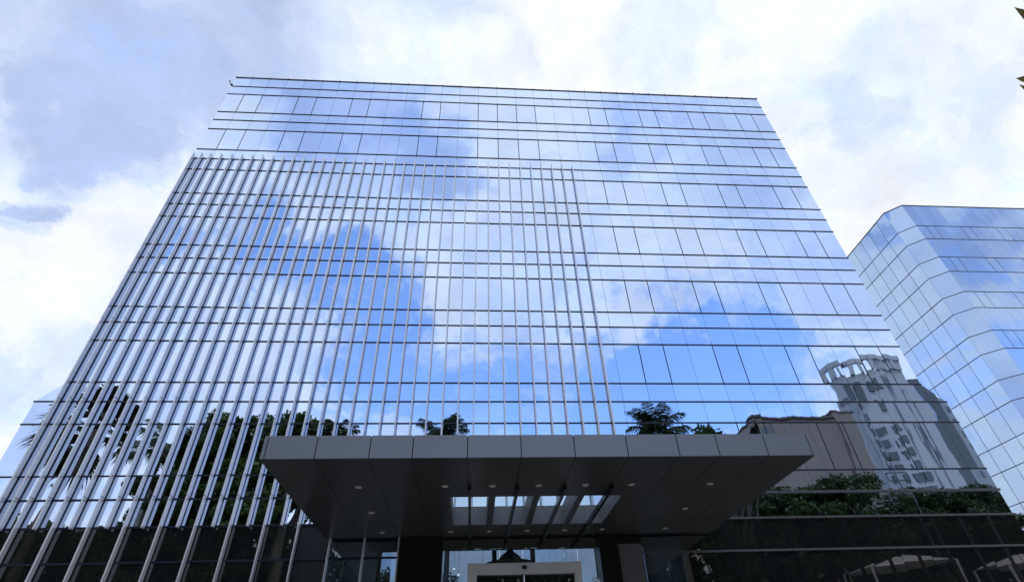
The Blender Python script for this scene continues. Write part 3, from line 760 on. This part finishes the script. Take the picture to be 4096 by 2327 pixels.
for bb, tt, wd, bd in ((B1, T1, 0.05, 0.03), (B2_, T2, 0.035, 0.05), (B3, T3, 0.04, -0.06)): leafblade(lf, bb, tt, wd, bd); b.tube([(5.12, 1.8, bb[2]-0.25), bb], [0.012, 0.006], 'bark', 6)
r = random.Random(9)
for i in range(26):
    z0 = r.uniform(4.2, 6.2); a = r.uniform(-1.6, 1.6); p = Vector((5.12, 1.78, z0)); ln = r.uniform(.25,.4)
    leafblade(lf, p, p+Vector((math.cos(a)*ln, math.sin(a)*ln*0.8, r.uniform(-.2,.1))), 0.03, 0.03)
b.build('trunk', sap, True); lf.build('foliage', sap)

# ------------------------------------------------------------------ buildings across the road (mirrored in the facade)
tb_ = thing('brown_building', 'brown rendered building with a flat roof across the road, mirrored beside the canopy', 'building', (51, -45, 0))
b = MB(); b.box(44.5, 59.5, -42, -36.4, 0, 34.6+E_, 'tan'); b.box(57.2, 60.6, -41.5, -36.0, 0, 35.6+E_, 'tan'); b.build('wall', tb_)
b = MB(); b.box(57.0, 60.9, -41.7, -35.9, 35.62+E_, 35.9+E_, 'tanroof'); b.box(44.2, 56.98, -42.2, -36.1, 34.62+E_, 34.95+E_, 'tanroof')
b.hexa([(42.2,-42,31.6+E_),(44.4,-42,34.2+E_),(44.4,-36,34.2+E_),(42.2,-36,31.6+E_),(42.2,-42,31.9+E_),(44.4,-42,34.6+E_),(44.4,-36,34.6+E_),(42.2,-36,31.9+E_)], 'tanroof'); b.build('roof', tb_)
for x, z in ((45.3, 31.2), (46.2, 32.0)):
    b = MB(); b.box(x-.3, x+.3, -36.46, -36.36, z+E_, z+2.0+E_, 'towerd'); b.build('window', tb_)
for x in (48.5, 52.5, 56.2):
    b = MB(); b.box(x-.03, x+.03, -36.42, -36.39, 0, 34.5+E_, 'tanroof'); b.build('panel_joint', tb_)

tw = thing('white_tower', 'tall white tower with a curved side and open crown, mirrored in the facade', 'building', (120, -100, 0))
TY = lambda yv: 2*F-yv
arc = [(109.5,138.5),(110.1,136),(111.2,133.8),(112.7,131.9),(114.8,130.7),(117.6,130.2)]
arc = [(x, TY(v)) for x, v in arc]
front = arc+[(129.2, TY(131.5))]
planf = [(123.5, TY(155))]+front+[(129.2, TY(155))]
b = MB(); b.prism(planf, 0, 75.8+E_, 'towerw')
b.build('wall', tw)
# open crown: ring beam on posts, sky showing between
def wallseg(b, p, q, z0, z1, th, m):
    (ax, ay), (bx, by) = p, q; d = Vector((bx-ax, by-ay, 0)).normalized(); n = Vector((d.y, -d.x, 0))*(-th)
    P = [(ax,ay),(bx,by),(bx+n.x,by+n.y),(ax+n.x,ay+n.y)]
    b.hexa([(x,y,z0) for x,y in P]+[(x,y,z1) for x,y in P], m)
b = MB()
for i in range(len(front)-1):
    p, q = Vector(front[i]), Vector(front[i+1])
    wallseg(b, p, q, 79.0+E_, 80.6+E_, 1.0, 'towerw')
    nn = 1 if i < 5 else 3
    for j in range(nn):
        a = p.lerp(q, j/nn); c = p.lerp(q, (j+0.42)/nn) if nn == 1 else p.lerp(q, (j+0.25)/nn)
        wallseg(b, a, c, 75.8+E_, 79.0+E_, 0.9, 'towerw')
wallseg(b, (119.5, TY(130.5)), (129.2, TY(131.5)), 75.82+E_, 78.98+E_, 0.5, 'towerw')
b.build('crown_frame', tw)
wr = random.Random(4)
def twin(x0, x1, yv0, yv1, z0, z1, m='towerd', name='window', proud=0.45):
    b = MB(); b.hexa([(x0,TY(yv0)+proud,z0+E_),(x1,TY(yv1)+proud,z0+E_),(x1,TY(yv1)-0.9,z0+E_),(x0,TY(yv0)-0.9,z0+E_),(x0,TY(yv0)+proud,z1+E_),(x1,TY(yv1)+proud,z1+E_),(x1,TY(yv1)-0.9,z1+E_),(x0,TY(yv0)-0.9,z1+E_)], m)
    b.build(name, tw)
for k in range(14):
    z = 22+k*3.5
    twin(109.7, 110.0, 137.8, 136.5, z, z+1.8)
    twin(111.4, 112.1, 133.5, 132.6, z+0.4, z+2.4)
    if k < 11:
        twin(113.2, 114.5, 131.6, 130.9, z, z+2.1); twin(116.2, 117.8, 130.6, 130.25, z, z+2.1)
twin(110.35, 110.8, 135.5, 134.6, 5, 72, 'towerg', 'recess_strip'); twin(112.45, 112.6, 132.15, 132.0, 5, 60, 'towerg', 'recess_strip')
twin(119.9, 120.3, 130.5, 130.6, 5, 74, 'towerg', 'recess_strip'); twin(124.8, 125.4, 131.0, 131.1, 5, 69, 'towerg', 'recess_strip')
twin(112.8, 113.5, 131.8, 131.4, 66, 73.5, 'towerd', 'balcony'); twin(114.9, 117.6, 130.7, 130.2, 69, 73, 'towerd', 'balcony'); twin(110.2, 111.2, 135.7, 133.8, 67.5, 73, 'towerd', 'balcony')
twin(114.9, 116.6, 130.7, 130.4, 62.5, 66, 'towerd', 'balcony')
dk = thing('dark_slab_block', 'dark narrow slab building standing right of the white tower', 'building', (139, -96, 0))
b = MB(); b.prism([(129.6, TY(131.6)), (133.6, TY(131.2)), (138, TY(136)), (133, TY(137))], 0, 73+E_, 'towerd'); b.build('wall', dk)
gb = thing('grey_apartment_block', 'lower grey block with small dark windows at the far right, beside the dark slab', 'building', (139, -94, 0))
b = MB(); b.prism([(133.7, TY(131.3)), (148, TY(131.3)), (152, TY(137)), (138.1, TY(136))], 0, 67+E_, 'towerg'); b.build('wall', gb)
for k in range(16):
    for x in (135.4, 138.6, 142):
        b = MB(); z = 8+k*3.6; b.box(x, x+1.1, TY(131.5), TY(131.24), z+E_, z+1.7+E_, 'towerd'); b.build('window', gb)
pole = thing('street_lamp', 'tall grey lamp pole with a bracket frame beside the row of trees', 'street lamp', (38.3, -6.4, 0))
b = MB(); b.tube([(38.3,-6.4,0),(38.3,-6.4,17+E_)], [0.11,0.06], 'towerd', 8); b.build('pole', pole)
b = MB(); b.tube([(37.3,-6.4,15.6+E_),(39.3,-6.4,15.6+E_),(39.3,-6.4,14.9+E_),(37.3,-6.4,14.9+E_),(37.3,-6.4,15.6+E_)], [0.05]*5, 'black', 6); b.box(38.0,38.6,-6.6,-6.2,16.9+E_,17.2+E_,'black'); b.build('bracket', pole)
for i, (x0, x1) in enumerate(((28.8, 35.4), (39.6, 45.0))):
    t = thing('canvas_shelter', ('wide white canvas shelter on posts, the one nearer the camera', 'smaller white canvas shelter on posts, the farther one')[i], 'shelter', ((x0+x1)/2, -3.4, 0), 'canvas shelters by the lawn')
    b = MB(); c = ((x0+x1)/2, -3.4, 8.2+E_); q = [(x0,-5.2,7.2+E_),(x1,-5.2,7.6+E_),(x1,-1.6,7.6+E_),(x0,-1.6,7.2+E_)]
    for j in range(4): b.poly([q[j], q[(j+1) % 4], c], 'canvas')
    b.poly([(a[0], a[1], a[2]-0.05) for a in q[::-1]], 'canvas'); b.build('canvas', t)
    for a in q:
        b = MB(); b.tube([(a[0], a[1], 0), (a[0], a[1], a[2]-0.04)], [0.07, 0.07], 'steel', 8); b.build('post', t)
